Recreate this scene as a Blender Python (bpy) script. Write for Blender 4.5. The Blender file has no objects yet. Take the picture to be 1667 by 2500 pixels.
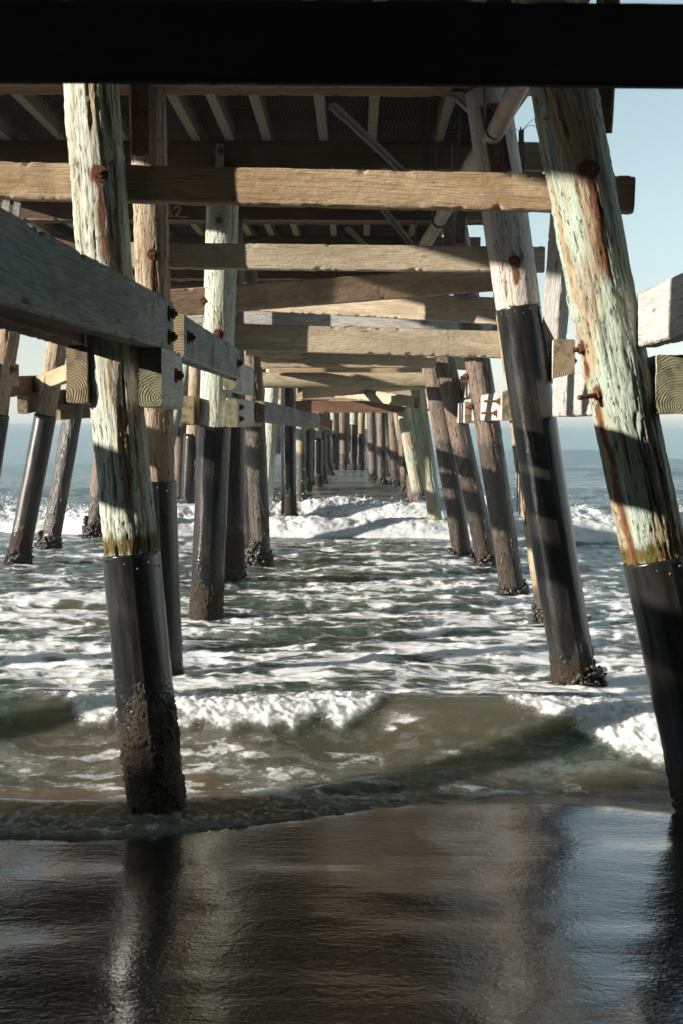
import bpy, math, random
import numpy as np
from mathutils import Vector, Matrix
random.seed(7)
rng = np.random.default_rng(7)
R = math.radians
sc = bpy.context.scene
COL = sc.collection

# ------------------------------------------------------------------ camera
F = 3125.0                                   # focal length in pixels of a 1667 x 2500 frame
CAM_Z = 2.2
cam_d = bpy.data.cameras.new('camera'); cam = bpy.data.objects.new('camera', cam_d); COL.objects.link(cam)
cam_d.sensor_fit = 'VERTICAL'; cam_d.sensor_height = 36; cam_d.sensor_width = 24; cam_d.lens = F/2500*36
cam_d.clip_start = 0.1; cam_d.clip_end = 20000
cam_d.dof.use_dof = True; cam_d.dof.focus_distance = 11.0; cam_d.dof.aperture_fstop = 5.6
pitch = math.atan(215/F); yaw = math.atan(31.5/F)
Rm = Matrix.Rotation(yaw, 3, 'Z') @ Matrix.Rotation(R(90)-pitch, 3, 'X') @ Matrix.Rotation(R(0.35), 3, 'Z')
cam.matrix_world = Matrix.Translation((0, 0, CAM_Z)) @ Rm.to_4x4()
sc.camera = cam

# ------------------------------------------------------------------ light
SUN_AZ, SUN_EL = R(67), R(14.5)              # the light travels towards (+sin, +cos, down)
SUN_DIR = Vector((math.sin(SUN_AZ)*math.cos(SUN_EL), math.cos(SUN_AZ)*math.cos(SUN_EL), -math.sin(SUN_EL)))
sun_d = bpy.data.lights.new('sun', 'SUN'); sun = bpy.data.objects.new('sun', sun_d); COL.objects.link(sun)
sun_d.energy = 4.9; sun_d.angle = R(0.6); sun_d.color = (1.0, 0.93, 0.82)
sun.rotation_euler = SUN_DIR.to_track_quat('-Z', 'Y').to_euler()
w = bpy.data.worlds.new('World'); sc.world = w; w.use_nodes = True
wn = w.node_tree.nodes; wl = w.node_tree.links
bg = wn['Background']; bg.inputs['Strength'].default_value = 0.085
sky = wn.new('ShaderNodeTexSky'); sky.sky_type = 'NISHITA'; sky.sun_disc = False
sky.sun_elevation = SUN_EL; sky.sun_rotation = math.atan2(-SUN_DIR.x, -SUN_DIR.y)
sky.air_density = 1.0; sky.dust_density = 0.15; sky.ozone_density = 1.3; sky.altitude = 0
hs = wn.new('ShaderNodeHueSaturation'); hs.inputs['Saturation'].default_value = .48; hs.inputs['Hue'].default_value = .465; wl.new(sky.outputs[0], hs.inputs['Color']); tm = wn.new('ShaderNodeMix'); tm.data_type = 'RGBA'; tm.blend_type = 'MULTIPLY'; tm.inputs[0].default_value = 1; tm.inputs[7].default_value = (.99, 1.07, 1.11, 1); wl.new(hs.outputs[0], tm.inputs[6]); wl.new(tm.outputs[2], bg.inputs[0])
vs = sc.view_settings; vs.view_transform = 'Standard'; vs.look = 'None'; vs.gamma = 1; vs.use_curve_mapping = False
vs.exposure = 0.82
sc.cycles.use_denoising = True
sc.cycles.max_bounces = 6; sc.cycles.diffuse_bounces = 1; sc.cycles.glossy_bounces = 3
sc.cycles.caustics_reflective = False; sc.cycles.caustics_refractive = False
sc.cycles.sample_clamp_indirect = 4.0

# ------------------------------------------------------------------ noise
def _h(i, j, k, s):
    n = (i*374761393 + j*668265263 + k*1442695041 + s*974634777) & 0xFFFFFFFF
    n = ((n ^ (n >> 13)) * 1274126177) & 0xFFFFFFFF
    n = ((n ^ (n >> 16)) * 2246822519) & 0xFFFFFFFF
    return ((n ^ (n >> 15)) & 0xFFFFFF) / float(0xFFFFFF)
def vn(x, y, z=0.0, s=0):
    x, y, z = np.broadcast_arrays(np.asarray(x, float), np.asarray(y, float), np.asarray(z, float))
    xi, yi, zi = np.floor(x).astype(np.int64), np.floor(y).astype(np.int64), np.floor(z).astype(np.int64)
    fx, fy, fz = x-xi, y-yi, z-zi
    fx, fy, fz = fx*fx*fx*(fx*(fx*6-15)+10), fy*fy*fy*(fy*(fy*6-15)+10), fz*fz*fz*(fz*(fz*6-15)+10)
    def L(a, b, t): return a+(b-a)*t
    a = L(L(_h(xi, yi, zi, s), _h(xi+1, yi, zi, s), fx), L(_h(xi, yi+1, zi, s), _h(xi+1, yi+1, zi, s), fx), fy)
    b = L(L(_h(xi, yi, zi+1, s), _h(xi+1, yi, zi+1, s), fx), L(_h(xi, yi+1, zi+1, s), _h(xi+1, yi+1, zi+1, s), fx), fy)
    return L(a, b, fz)                       # 0..1
def fbm(x, y, z=0.0, s=0, o=4, g=0.5):
    t = 0; a = 1; n = 0
    for i in range(o):
        t = t + a*vn(x*2.03**i+i*7.3, y*2.03**i+i*3.1, np.asarray(z)*2.03**i, s+i); n += a; a *= g
    return t/n
def ridge(x, y, z=0.0, s=0, o=4, g=0.5):
    t = 0; a = 1; n = 0
    for i in range(o):
        t = t + a*(1-np.abs(2*vn(x*2.03**i+i*7.3, y*2.03**i+i*3.1, np.asarray(z)*2.03**i, s+i)-1)); n += a; a *= g
    return t/n
def ss(a, b, x):
    t = np.clip((x-a)/(b-a), 0, 1); return t*t*(3-2*t)
def gs(x, m, w_): return np.exp(-((x-m)/w_)**2)

# ------------------------------------------------------------------ mesh helpers
def mesh_np(name, V, polys, mats, attrs=None, smooth=True, mat_idx=None):
    me = bpy.data.meshes.new(name)
    V = np.asarray(V, dtype=np.float32)
    if isinstance(polys, np.ndarray):
        nf, k = polys.shape
        loops = polys.ravel().astype(np.int32); starts = np.arange(nf, dtype=np.int32)*k
    else:
        loops = np.concatenate([np.asarray(p, dtype=np.int32).ravel() for p in polys])
        cnt = []
        for p in polys:
            p = np.asarray(p)
            cnt += [p.shape[1]]*p.shape[0] if p.ndim == 2 else [len(p)]
        starts = np.concatenate([[0], np.cumsum(cnt)[:-1]]).astype(np.int32); nf = len(cnt)
    me.vertices.add(len(V)); me.vertices.foreach_set('co', V.ravel())
    me.loops.add(len(loops)); me.loops.foreach_set('vertex_index', loops)
    me.polygons.add(nf); me.polygons.foreach_set('loop_start', starts)
    for m in (mats if isinstance(mats, (list, tuple)) else [mats]): me.materials.append(m)
    if mat_idx is not None: me.polygons.foreach_set('material_index', np.asarray(mat_idx, dtype=np.int32))
    me.update(calc_edges=True)
    me.polygons.foreach_set('use_smooth', np.full(nf, smooth, dtype=bool))
    if attrs:
        for k, v in attrs.items():
            a = me.attributes.new(k, 'FLOAT', 'POINT'); a.data.foreach_set('value', np.asarray(v, dtype=np.float32).ravel())
    me.validate()
    return me
def grid_faces(nu, nv, wrap=False):
    i = np.arange(nu-1)[:, None]; j = np.arange(nv if wrap else nv-1)[None, :]
    a = i*nv+j; b = i*nv+(j+1) % nv
    return np.stack([a, b, b+nv, a+nv], -1).reshape(-1, 4)
class MB:
    def __init__(s): s.V = []; s.P = []; s.n = 0
    def add(s, V, P):
        V = np.asarray(V, float); s.V.append(V)
        for p in (P if isinstance(P, list) else [P]): s.P.append(np.asarray(p)+s.n)
        s.n += len(V)
    def box(s, c, d, M=None):
        v = np.array([[x, y, z] for x in (-.5, .5) for y in (-.5, .5) for z in (-.5, .5)])*np.array(d)
        if M is not None: v = v @ np.array(M.to_3x3()).T
        s.add(v+np.array(c), np.array([[0, 1, 3, 2], [4, 6, 7, 5], [0, 4, 5, 1], [2, 3, 7, 6], [0, 2, 6, 4], [1, 5, 7, 3]]))
    def tube(s, pts, r, n=8, cap=True):
        pts = [Vector(p) for p in pts]; m = len(pts); rr = r if isinstance(r, (list, tuple)) else [r]*m
        V = []; up = None
        for i, p in enumerate(pts):
            t = (pts[min(i+1, m-1)]-pts[max(i-1, 0)]).normalized()
            if up is None: up = Vector((0, 0, 1)) if abs(t.z) < .9 else Vector((1, 0, 0))
            a = t.cross(up).normalized(); b = a.cross(t).normalized(); up = b
            for k in range(n):
                th = 2*math.pi*k/n; V.append(p+a*math.cos(th)*rr[i]+b*math.sin(th)*rr[i])
        P = [grid_faces(m, n, True)]
        if cap: P += [np.arange(n)[::-1][None, :], (np.arange(n)+(m-1)*n)[None, :]]
        s.add([tuple(v) for v in V], P)
    def mesh(s, name, mat, smooth=False):
        return mesh_np(name, np.concatenate(s.V), s.P, mat, smooth=smooth)
def obj(name, me, parent=None, M=None):
    o = bpy.data.objects.new(name, me); COL.objects.link(o)
    if parent: o.parent = parent
    if M is not None: o.matrix_local = M
    return o
def empty(name, M):
    o = bpy.data.objects.new(name, None); COL.objects.link(o); o.matrix_local = M; o.empty_display_size = .2
    return o
def tag(o, label=None, cat=None, group=None, kind=None):
    if label: o['label'] = label
    if cat: o['category'] = cat
    if group: o['group'] = group
    if kind: o['kind'] = kind
    return o
# a point of the picture (in the 1568 x 2352 view of the photograph) put at its own real distance Y along the pier
def D(dx, dy, Y):
    px, py = dx*1.06314, dy*1.06296
    d = Rm @ Vector(((px-833.5)/F, -(py-1250)/F, -1)); t = Y/d.y
    return Vector((0, 0, CAM_Z))+d*t
def frame(z_axis, origin, x_hint=Vector((1, 0, 0))):
    z = z_axis.normalized(); y = z.cross(x_hint).normalized(); x = y.cross(z).normalized()
    M = Matrix((x, y, z)).transposed().to_4x4(); M.translation = origin
    return M

# ------------------------------------------------------------------ materials
class NT:
    def __init__(s, name):
        s.m = bpy.data.materials.new(name); s.m.use_nodes = True; s.t = s.m.node_tree; s.n = s.t.nodes; s.l = s.t.links
        s.b = s.n['Principled BSDF']; s.out = s.n['Material Output']
        tc = s.n.new('ShaderNodeTexCoord'); s.oc = tc.outputs['Object']
    def node(s, ty, **k):
        n = s.n.new(ty)
        for a, v in k.items(): setattr(n, a, v)
        return n
    def put(s, sock, v):
        if isinstance(v, (int, float)): sock.default_value = v
        elif isinstance(v, (tuple, list)): sock.default_value = tuple(v)+((1,) if len(v) == 3 and sock.type == 'RGBA' else ())
        else: s.l.new(v, sock)
    def rand(s): return s.node('ShaderNodeObjectInfo').outputs['Random']
    def shift(s, vec):
        r = s.node('ShaderNodeVectorMath', operation='SCALE'); s.put(r.inputs[0], (37., 53., 71.)); s.l.new(s.rand(), r.inputs['Scale'])
        a = s.node('ShaderNodeVectorMath', operation='ADD'); s.l.new(vec, a.inputs[0]); s.l.new(r.outputs[0], a.inputs[1]); return a.outputs[0]
    def scale(s, vec, sc_):
        a = s.node('ShaderNodeVectorMath', operation='MULTIPLY'); s.l.new(vec, a.inputs[0]); s.put(a.inputs[1], sc_); return a.outputs[0]
    def noise(s, vec, sc_=1., det=4, rough=.55, dist=0.):
        n = s.node('ShaderNodeTexNoise'); s.l.new(vec, n.inputs['Vector']); n.inputs['Scale'].default_value = sc_
        n.inputs['Detail'].default_value = det; n.inputs['Roughness'].default_value = rough; n.inputs['Distortion'].default_value = dist
        return n.outputs['Fac']
    def vor(s, vec, sc_=1., feat='F1'):
        n = s.node('ShaderNodeTexVoronoi', feature=feat); s.l.new(vec, n.inputs['Vector']); n.inputs['Scale'].default_value = sc_
        return n.outputs['Distance']
    def m_(s, op, a, b=0., c=0.):
        n = s.node('ShaderNodeMath', operation=op); s.put(n.inputs[0], a); s.put(n.inputs[1], b); s.put(n.inputs[2], c); return n.outputs[0]
    def rng(s, v, a, b, c=0., d=1., smooth=True):
        n = s.node('ShaderNodeMapRange'); n.interpolation_type = 'SMOOTHSTEP' if smooth else 'LINEAR'
        s.put(n.inputs[0], v); n.inputs[1].default_value = a; n.inputs[2].default_value = b; n.inputs[3].default_value = c; n.inputs[4].default_value = d
        return n.outputs[0]
    def mix(s, f, a, b):
        n = s.node('ShaderNodeMix', data_type='RGBA'); s.put(n.inputs[0], f); s.put(n.inputs[6], a); s.put(n.inputs[7], b); return n.outputs[2]
    def at(s, name): return s.node('ShaderNodeAttribute', attribute_name=name).outputs['Fac']
    def bump(s, h, st=.5, d=.01, normal=None):
        n = s.node('ShaderNodeBump'); s.put(n.inputs['Height'], h); n.inputs['Strength'].default_value = st; n.inputs['Distance'].default_value = d
        if normal is not None: s.l.new(normal, n.inputs['Normal'])
        return n.outputs[0]
    def done(s, col, rough, normal=None, spec=.5, metal=0., coat=None):
        if coat is not None:
            s.b.inputs['Coat Weight'].default_value = 1.; s.b.inputs['Coat Roughness'].default_value = .12; s.b.inputs['Coat IOR'].default_value = 1.8
            s.l.new(coat, s.b.inputs['Coat Normal'])
        s.put(s.b.inputs['Base Color'], col); s.put(s.b.inputs['Roughness'], rough)
        s.put(s.b.inputs['Specular IOR Level'], spec); s.put(s.b.inputs['Metallic'], metal)
        if normal is not None: s.l.new(normal, s.b.inputs['Normal'])
        return s.m

def mat_pile(name, cA, cB, cD, rough=.8, spec=.3, thr=(.45, .62)):
    t = NT(name); v = t.shift(t.oc)
    big = t.noise(t.scale(v, (7, 7, 1.1)), 1, 5, .6, .6)
    mid = t.noise(t.scale(v, (26, 26, 6.0)), 1, 7, .68, .5)
    fib = t.noise(t.scale(v, (110, 110, 9)), 1, 4, .65)
    col = t.mix(t.rng(big, *thr), cA, cB)
    col = t.mix(t.rng(mid, .56, .74, 0, .75), col, cD)
    col = t.mix(t.rng(fib, .5, .8, 0, .45), col, cD)
    cr = t.at('crack'); col = t.mix(t.m_('MULTIPLY', cr, .75), col, tuple(c*.6 for c in cD))
    spk = t.noise(t.scale(v, (62, 62, 14)), 1, 3, .55)
    col = t.mix(t.rng(spk, .63, .67, 0, .68), col, tuple(c*.4 for c in cD))
    bn = t.noise(t.scale(v, (30, 30, 8)), 1, 4, .7)
    al = t.rng(t.m_('ADD', t.at('algae'), t.m_('MULTIPLY', t.m_('SUBTRACT', bn, .5), 1.2)), .35, .75)
    col = t.mix(al, col, t.mix(t.rng(mid, .4, .6), (.10, .10, .018), (.16, .085, .03)))
    tn = t.rng(t.m_('ADD', t.at('tan'), t.m_('MULTIPLY', t.m_('SUBTRACT', bn, .5), .9)), .3, .8, 0, .8)
    col = t.mix(tn, col, (.36, .25, .13))
    ru = t.rng(t.m_('ADD', t.at('rust'), t.m_('MULTIPLY', t.m_('SUBTRACT', bn, .5), .9)), .35, .75)
    col = t.mix(ru, col, t.mix(t.rng(mid, .4, .62), (.20, .085, .042), (.08, .03, .015)))
    wt = t.rng(t.m_('ADD', t.at('wet'), t.m_('MULTIPLY', t.m_('SUBTRACT', bn, .5), .8)), .3, .7)
    col = t.mix(t.m_('MULTIPLY', wt, .82), col, (.035, .028, .02))
    rg = t.m_('MAXIMUM', .2, t.m_('SUBTRACT', rough, t.m_('MULTIPLY', wt, .5)))
    h = t.m_('ADD', t.m_('MULTIPLY', mid, .8), t.m_('MULTIPLY', fib, .35))
    return t.done(col, rg, t.bump(t.m_('SUBTRACT', h, t.rng(spk, .60, .67, 0, .8)), 1., .022), spec)

def mat_beam(name, cA, cB, cD, rough=.85, spec=.2, stain=0., chip=.0):
    t = NT(name); v = t.shift(t.oc)
    big = t.noise(t.scale(v, (1.1, 5, 5)), 1, 4, .6, .4)
    rn = t.noise(t.scale(v, (.55, 5.5, 5.5)), 1, 2, .45, .5)
    gr = t.m_('SINE', t.m_('MULTIPLY', rn, 120.))
    fib = t.noise(t.scale(v, (5, 130, 130)), 1, 4, .6)
    pit = t.noise(t.scale(v, (18, 40, 40)), 1, 5, .7)
    kn = t.vor(t.scale(v, (1.3, 5.5, 5.5)), 1.)
    col = t.mix(t.rng(big, .35, .65), cA, cB)
    col = t.mix(t.rng(gr, -.2, 1, 0, .22), col, cD)
    col = t.mix(t.rng(fib, .48, .72, 0, .6), col, cD)
    col = t.mix(t.rng(pit, .62, .72, 0, .7), col, tuple(c*.6 for c in cD))
    col = t.mix(t.rng(kn, .10, .045, 0, .8), col, tuple(c*.5 for c in cD))
    st = t.noise(t.scale(v, (2.2, 3, 1.2)), 1, 4, .6, .3)
    col = t.mix(t.rng(st, .56, .70, 0, .35+stain), col, tuple(c*.7 for c in cD))
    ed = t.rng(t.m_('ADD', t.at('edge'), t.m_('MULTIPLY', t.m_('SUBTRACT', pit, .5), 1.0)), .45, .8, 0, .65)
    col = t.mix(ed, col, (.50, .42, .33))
    ru = t.rng(t.m_('ADD', t.at('rust'), t.m_('MULTIPLY', t.m_('SUBTRACT', pit, .5), .9)), .35, .8, 0, .9)
    col = t.mix(ru, col, (.26, .085, .035))
    h = t.m_('ADD', t.m_('MULTIPLY', fib, .35), t.m_('ADD', t.m_('MULTIPLY', pit, .8), t.m_('MULTIPLY', gr, .03)))
    return t.done(col, rough, t.bump(h, .8, .014), spec)
def mat_end(name, cA, cD):
    t = NT(name); v = t.shift(t.oc)
    off = t.node('ShaderNodeVectorMath', operation='ADD'); t.l.new(t.scale(t.oc, (0, 1, 1)), off.inputs[0])
    rc = t.node('ShaderNodeCombineXYZ'); t.put(rc.inputs[1], t.rng(t.rand(), 0, 1, -.09, .1, False)); rc.inputs[2].default_value = .12
    t.l.new(rc.outputs[0], off.inputs[1])
    ln = t.node('ShaderNodeVectorMath', operation='LENGTH'); t.l.new(off.outputs[0], ln.inputs[0])
    nz = t.noise(t.scale(v, (1, 9, 9)), 1, 3, .5)
    s_ = t.m_('SINE', t.m_('ADD', t.m_('MULTIPLY', ln.outputs['Value'], 430.), t.m_('MULTIPLY', nz, 22.)))
    col = t.mix(t.rng(s_, -.6, .9, 0, .30), cA, cD)
    bl = t.noise(t.scale(v, (12, 12, 12)), 1, 4, .6)
    col = t.mix(t.rng(bl, .42, .66, 0, .8), col, (.11, .10, .065))
    col = t.mix(t.rng(t.noise(t.scale(v, (7, 7, 7)), 1, 2, .5), .62, .7, 0, .8), col, (.22, .07, .035))
    return t.done(col, .85, t.bump(s_, .4, .004), .2)

M_MINT = mat_pile('weathered mint green treated timber', (.57, .61, .52), (.46, .43, .33), (.17, .15, .095))
M_MINT2 = mat_pile('peeling green grey timber', (.44, .52, .43), (.42, .32, .20), (.12, .11, .07), thr=(.40, .60))
M_PALE = mat_pile('pale bleached timber', (.64, .58, .52), (.50, .42, .34), (.26, .20, .15), thr=(.5, .75))
M_TAN = mat_pile('tan stripped timber', (.46, .37, .27), (.34, .25, .16), (.13, .09, .055))
M_BARK = mat_pile('reddish brown wet timber', (.21, .145, .105), (.10, .075, .058), (.03, .024, .02), .5, .5)
M_DARKPILE = mat_pile('dark soaked timber', (.13, .10, .075), (.08, .07, .055), (.03, .026, .02), .45, .6)
M_BEAM = mat_beam('tan sawn timber', (.55, .42, .27), (.42, .29, .17), (.17, .105, .06))
M_BEAM2 = mat_beam('pale grey tan timber', (.56, .47, .34), (.42, .34, .24), (.19, .145, .095))
M_SLANT = mat_beam('warm brown timber', (.52, .36, .235), (.38, .25, .16), (.16, .09, .055))
M_BROWN = mat_beam('brown aged timber', (.18, .12, .08), (.115, .075, .05), (.07, .045, .03))
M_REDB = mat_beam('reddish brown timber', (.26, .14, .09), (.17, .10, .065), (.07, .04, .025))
M_WHITE = mat_beam('whitewashed timber', (.62, .60, .56), (.47, .45, .42), (.16, .14, .12), stain=.4)
M_GREY = mat_beam('blue grey weathered timber', (.31, .335, .32), (.20, .22, .21), (.055, .06, .055), stain=.3)
M_BLACKB = mat_beam('shade black timber', (.012, .012, .011), (.008, .008, .008), (.004, .004, .004))  # near-black colour stands in for deep shade on the overhead timber
M_END = mat_end('end grain', (.36, .28, .18), (.13, .09, .055))
M_ENDG = mat_end('greenish end grain', (.27, .26, .16), (.09, .085, .045))
def mat_sleeve(name, c1, c2, rough, crust_c):
    t = NT(name); v = t.shift(t.oc)
    n1 = t.noise(t.scale(v, (9, 9, 2.)), 1, 5, .6, .3); n2 = t.noise(t.scale(v, (70, 70, 30)), 1, 4, .65)
    col = t.mix(t.rng(n1, .4, .66), c1, c2)
    scr = t.noise(t.scale(v, (220, 220, 5)), 1, 2, .5); col = t.mix(t.rng(scr, .66, .8, 0, .35), col, (.16, .15, .13))
    cr = t.rng(t.m_('ADD', t.at('crust'), t.m_('MULTIPLY', t.m_('SUBTRACT', n2, .5), 1.3)), .38, .68)
    dots = t.rng(t.vor(v, 75.), .30, .16)
    cc = t.mix(t.rng(n2, .45, .7), crust_c, (.07, .05, .03)); cc = t.mix(t.m_('MULTIPLY', dots, .8), cc, (.27, .21, .13))
    col = t.mix(cr, col, cc)
    rg = t.m_('ADD', rough, t.m_('ADD', t.m_('MULTIPLY', t.m_('SUBTRACT', n1, .5), .35), t.m_('MULTIPLY', cr, .3)))
    h = t.m_('ADD', t.m_('MULTIPLY', n2, t.m_('ADD', .1, t.m_('MULTIPLY', cr, 1.3))), t.m_('MULTIPLY', t.m_('MULTIPLY', dots, cr), 1.2))
    return t.done(col, rg, t.bump(h, .8, .010), t.m_('SUBTRACT', .5, t.m_('MULTIPLY', cr, .38)))
M_SLEEVE = mat_sleeve('black wrap', (.010, .010, .010), (.024, .022, .019), .24, (.032, .025, .017))
M_SLEEVE2 = mat_sleeve('brown black wrap', (.020, .018, .016), (.045, .037, .03), .34, (.036, .027, .018))
def simple(name, c1, c2, sc_, rough, metal=0., bump=.4, spec=.4):
    t = NT(name); v = t.shift(t.oc); n = t.noise(v, sc_, 5, .65)
    return t.done(t.mix(t.rng(n, .38, .64), c1, c2), rough, t.bump(n, bump, .01), spec, metal)
M_RUST = simple('rusty iron', (.20, .075, .035), (.07, .03, .018), 60, .85)
M_GALV = simple('galvanised steel', (.42, .42, .40), (.25, .25, .23), 25, .5, .5, .2)
M_STEEL = simple('dark steel', (.10, .09, .075), (.05, .045, .04), 20, .6, .3, .2)
M_IRONB = simple('rust brown steel', (.17, .095, .06), (.08, .05, .035), 30, .75)
M_RIVET = simple('dull rivet', (.24, .17, .11), (.12, .09, .07), 60, .5, .3)
M_MUSSEL = simple('black mussels', (.018, .017, .018), (.06, .045, .03), 40, .38, 0, .6, .6)
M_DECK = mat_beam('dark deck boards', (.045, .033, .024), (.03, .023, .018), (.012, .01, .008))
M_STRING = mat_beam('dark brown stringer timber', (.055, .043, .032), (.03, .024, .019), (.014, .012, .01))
M_NET = simple('dark netting wire', (.07, .065, .055), (.04, .04, .035), 10, .7)
M_CHALK = simple('white chalk', (.62, .60, .55), (.40, .38, .34), 60, .9)
M_SKY_BLOCKER = simple('sky blocker earth', (.09, .08, .05), (.05, .055, .03), 1.5, .95)
M_CONC = simple('concrete', (.30, .28, .25), (.22, .21, .19), 3, .9)
def mat_pipe():
    t = NT('pale stained pipe'); v = t.shift(t.oc)
    n = t.noise(t.scale(v, (6, 6, 22)), 1, 5, .6, .5); n2 = t.noise(t.scale(v, (3, 3, 3)), 1, 4, .6)
    col = t.mix(t.rng(n, .50, .72), (.36, .29, .22), (.15, .085, .05)); col = t.mix(t.rng(n2, .45, .65, 0, .7), col, (.20, .15, .11))
    return t.done(col, .5, t.bump(n, .3, .006), .4)
M_PIPE = mat_pipe()

def mat_water():
    t = NT('murky sea water')
    pos = t.node('ShaderNodeNewGeometry').outputs['Position']
    f = t.at('foam'); silt = t.at('silt'); far = t.at('far')
    p2 = t.scale(pos, (1, 1, .6))
    n0 = t.noise(t.scale(p2, (2.6, 3.4, 3)), 1, 5, .6, .8); n1 = t.noise(t.scale(p2, (9, 13, 9)), 1, 5, .62, .6); n2 = t.noise(t.scale(p2, (45, 60, 45)), 1, 3, .6)
    web = t.vor(t.scale(p2, (7, 9, 7)), 1., 'DISTANCE_TO_EDGE')
    fv = t.m_('ADD', f, t.m_('ADD', t.m_('MULTIPLY', t.m_('SUBTRACT', n1, .5), 1.15), t.m_('MULTIPLY', t.m_('SUBTRACT', n2, .5), .65)))
    fm = t.rng(fv, .38, .84)
    fm = t.m_('MAXIMUM', fm, t.m_('MULTIPLY', t.rng(fv, .02, .42, 0., .20), t.m_('SUBTRACT', 1., t.m_('MULTIPLY', silt, .75))))
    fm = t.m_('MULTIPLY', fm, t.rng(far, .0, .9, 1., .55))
    fc = t.mix(t.rng(n2, .35, .65), (.76, .76, .75), (.56, .58, .57))
    fc = t.mix(t.rng(fv, .70, .95), fc, (.90, .90, .89))
    # water body: olive green, sandy brown where silt is stirred up
    wc = t.mix(t.rng(n0, .35, .65), (.028, .068, .054), (.044, .078, .060))
    wc = t.mix(t.rng(silt, 0, 1, 0, 1, False), wc, t.mix(t.rng(n0, .3, .7), (.21, .155, .095), (.14, .108, .068)))
    wc = t.mix(far, wc, (.24, .34, .37))  # paler base with distance stands in for sky reflection and haze
    col = t.mix(fm, wc, fc)
    rg = t.m_('ADD', .10, t.m_('ADD', t.m_('MULTIPLY', fm, .55), t.m_('MULTIPLY', far, .16)))
    h = t.m_('ADD', t.m_('MULTIPLY', n1, .55), t.m_('MULTIPLY', n2, .20))
    nb = t.bump(h, .55, .035)
    r1 = t.noise(t.scale(pos, (.35, 1.3, 1)), 1, 6, .62, .3)
    nb = t.bump(r1, .6, t and .20, nb)
    t.b.inputs['IOR'].default_value = 1.34; t.b.inputs['Subsurface Weight'].default_value = 1.; t.b.inputs['Subsurface Radius'].default_value = (1, 1.1, .9)
    t.put(t.b.inputs['Subsurface Scale'], t.m_('SUBTRACT', 1.5, t.m_('MULTIPLY', fm, 1.44)))
    return t.done(col, rg, nb, .5)
M_WATER = mat_water()
def mat_foam():
    t = NT('white sea foam'); pos = t.oc
    n = t.noise(pos, 30, 5, .7); v = t.vor(pos, 60)
    col = t.mix(t.rng(n, .35, .6), (.80, .81, .80), (.93, .93, .92))
    col = t.mix(t.rng(t.noise(t.scale(pos, (.9, .9, 2.2)), 1, 5, .6, .8), .42, .62), (.58, .60, .60), col)
    m = t.done(col, .6, t.bump(t.m_('ADD', n, v), .5, .012), .4)
    t.b.inputs['Subsurface Weight'].default_value = .7; t.b.inputs['Subsurface Radius'].default_value = (1, 1, 1); t.b.inputs['Subsurface Scale'].default_value = .10
    return m
M_FOAM = mat_foam()
def mat_sand():
    t = NT('wet sand under a film of water'); pos = t.node('ShaderNodeNewGeometry').outputs['Position']
    n0 = t.noise(t.scale(pos, (.9, 2.2, 1)), 1, 4, .6, .5)
    n1 = t.noise(t.scale(pos, (20, 30, 20)), 1, 2, .6, .6); n2 = t.noise(t.scale(pos, (52, 74, 50)), 1, 1.5, .6, .4)
    n3 = t.noise(t.scale(pos, (2.5, 9, 2)), 1, 3, .6, .8)
    wet = t.at('wet')
    col = t.mix(t.rng(n0, .35, .65), (.011, .0115, .010), (.017, .0165, .014))
    col = t.mix(t.rng(n2, .54, .70, 0, .7), col, (.060, .056, .046))
    col = t.mix(wet, (.30, .24, .17), col)
    h = t.m_('ADD', t.m_('MULTIPLY', n1, .5), t.m_('MULTIPLY', n2, .32))
    nb = t.bump(h, .6, .010); nb = t.bump(n3, .4, .012, nb)
    return t.done(col, t.rng(wet, 0, 1, .9, .11), nb, .35, coat=t.bump(t.m_('ADD', n1, t.m_('MULTIPLY', n2, .8)), .5, .0017, t.bump(n3, .3, .006)))
M_SAND = mat_sand()

# ------------------------------------------------------------------ wave shape
crestX = np.array([-6, -3, -2.3, -1.8, -1.2, -.4, .2, .9, 1.25, 1.7, 2.2, 3, 6.])
crestY = np.array([9.4, 9.0, 8.9, 8.85, 8.8, 8.8, 8.85, 8.85, 8.8, 8.65, 8.5, 8.3, 8.1])
def waveA(X, Y):
    yc = np.interp(X, crestX, crestY)+.10*(vn(X*1.3, 3.3, 0, 5)-.5)
    H = .29+.05*(vn(X*.8, 1.7, 0, 9)-.5)
    s = Y-yc
    z = np.where(s < 0, H*(gs(s, 0, .60)), H*(.35*gs(s, 0, .5)+.65*gs(s, 0, 1.25)))
    return z-.04*gs(s, -1.15, .35), s
def waveB(X, Y):
    yc = 27.2+.9*(fbm(X*.16, 7.7, 0, 11, 2)-.5)*2 - .03*X
    H = .46+.26*(fbm(X*.35, 2.2, 0, 13, 2)-.5)*2
    s = Y-yc
    z = np.where(s < 0, H*gs(s, 0, .75), H*gs(s, 0, 3.2))
    return z, s, yc, H
edX = np.array([-60, -6, -3, -1.83, -1.35, -1.0, -.52, .08, .9, 1.5, 1.85, 3, 8, 60.])
edY = np.array([6.9, 6.8, 6.66, 6.6, 6.58, 6.66, 6.86, 7.16, 7.3, 7.26, 7.1, 6.95, 6.9, 6.9])
def edge(X): return np.interp(X, edX, edY)+.05*(fbm(X*2.5, 9.1, 0, 21, 3)-.5)*2

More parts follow.
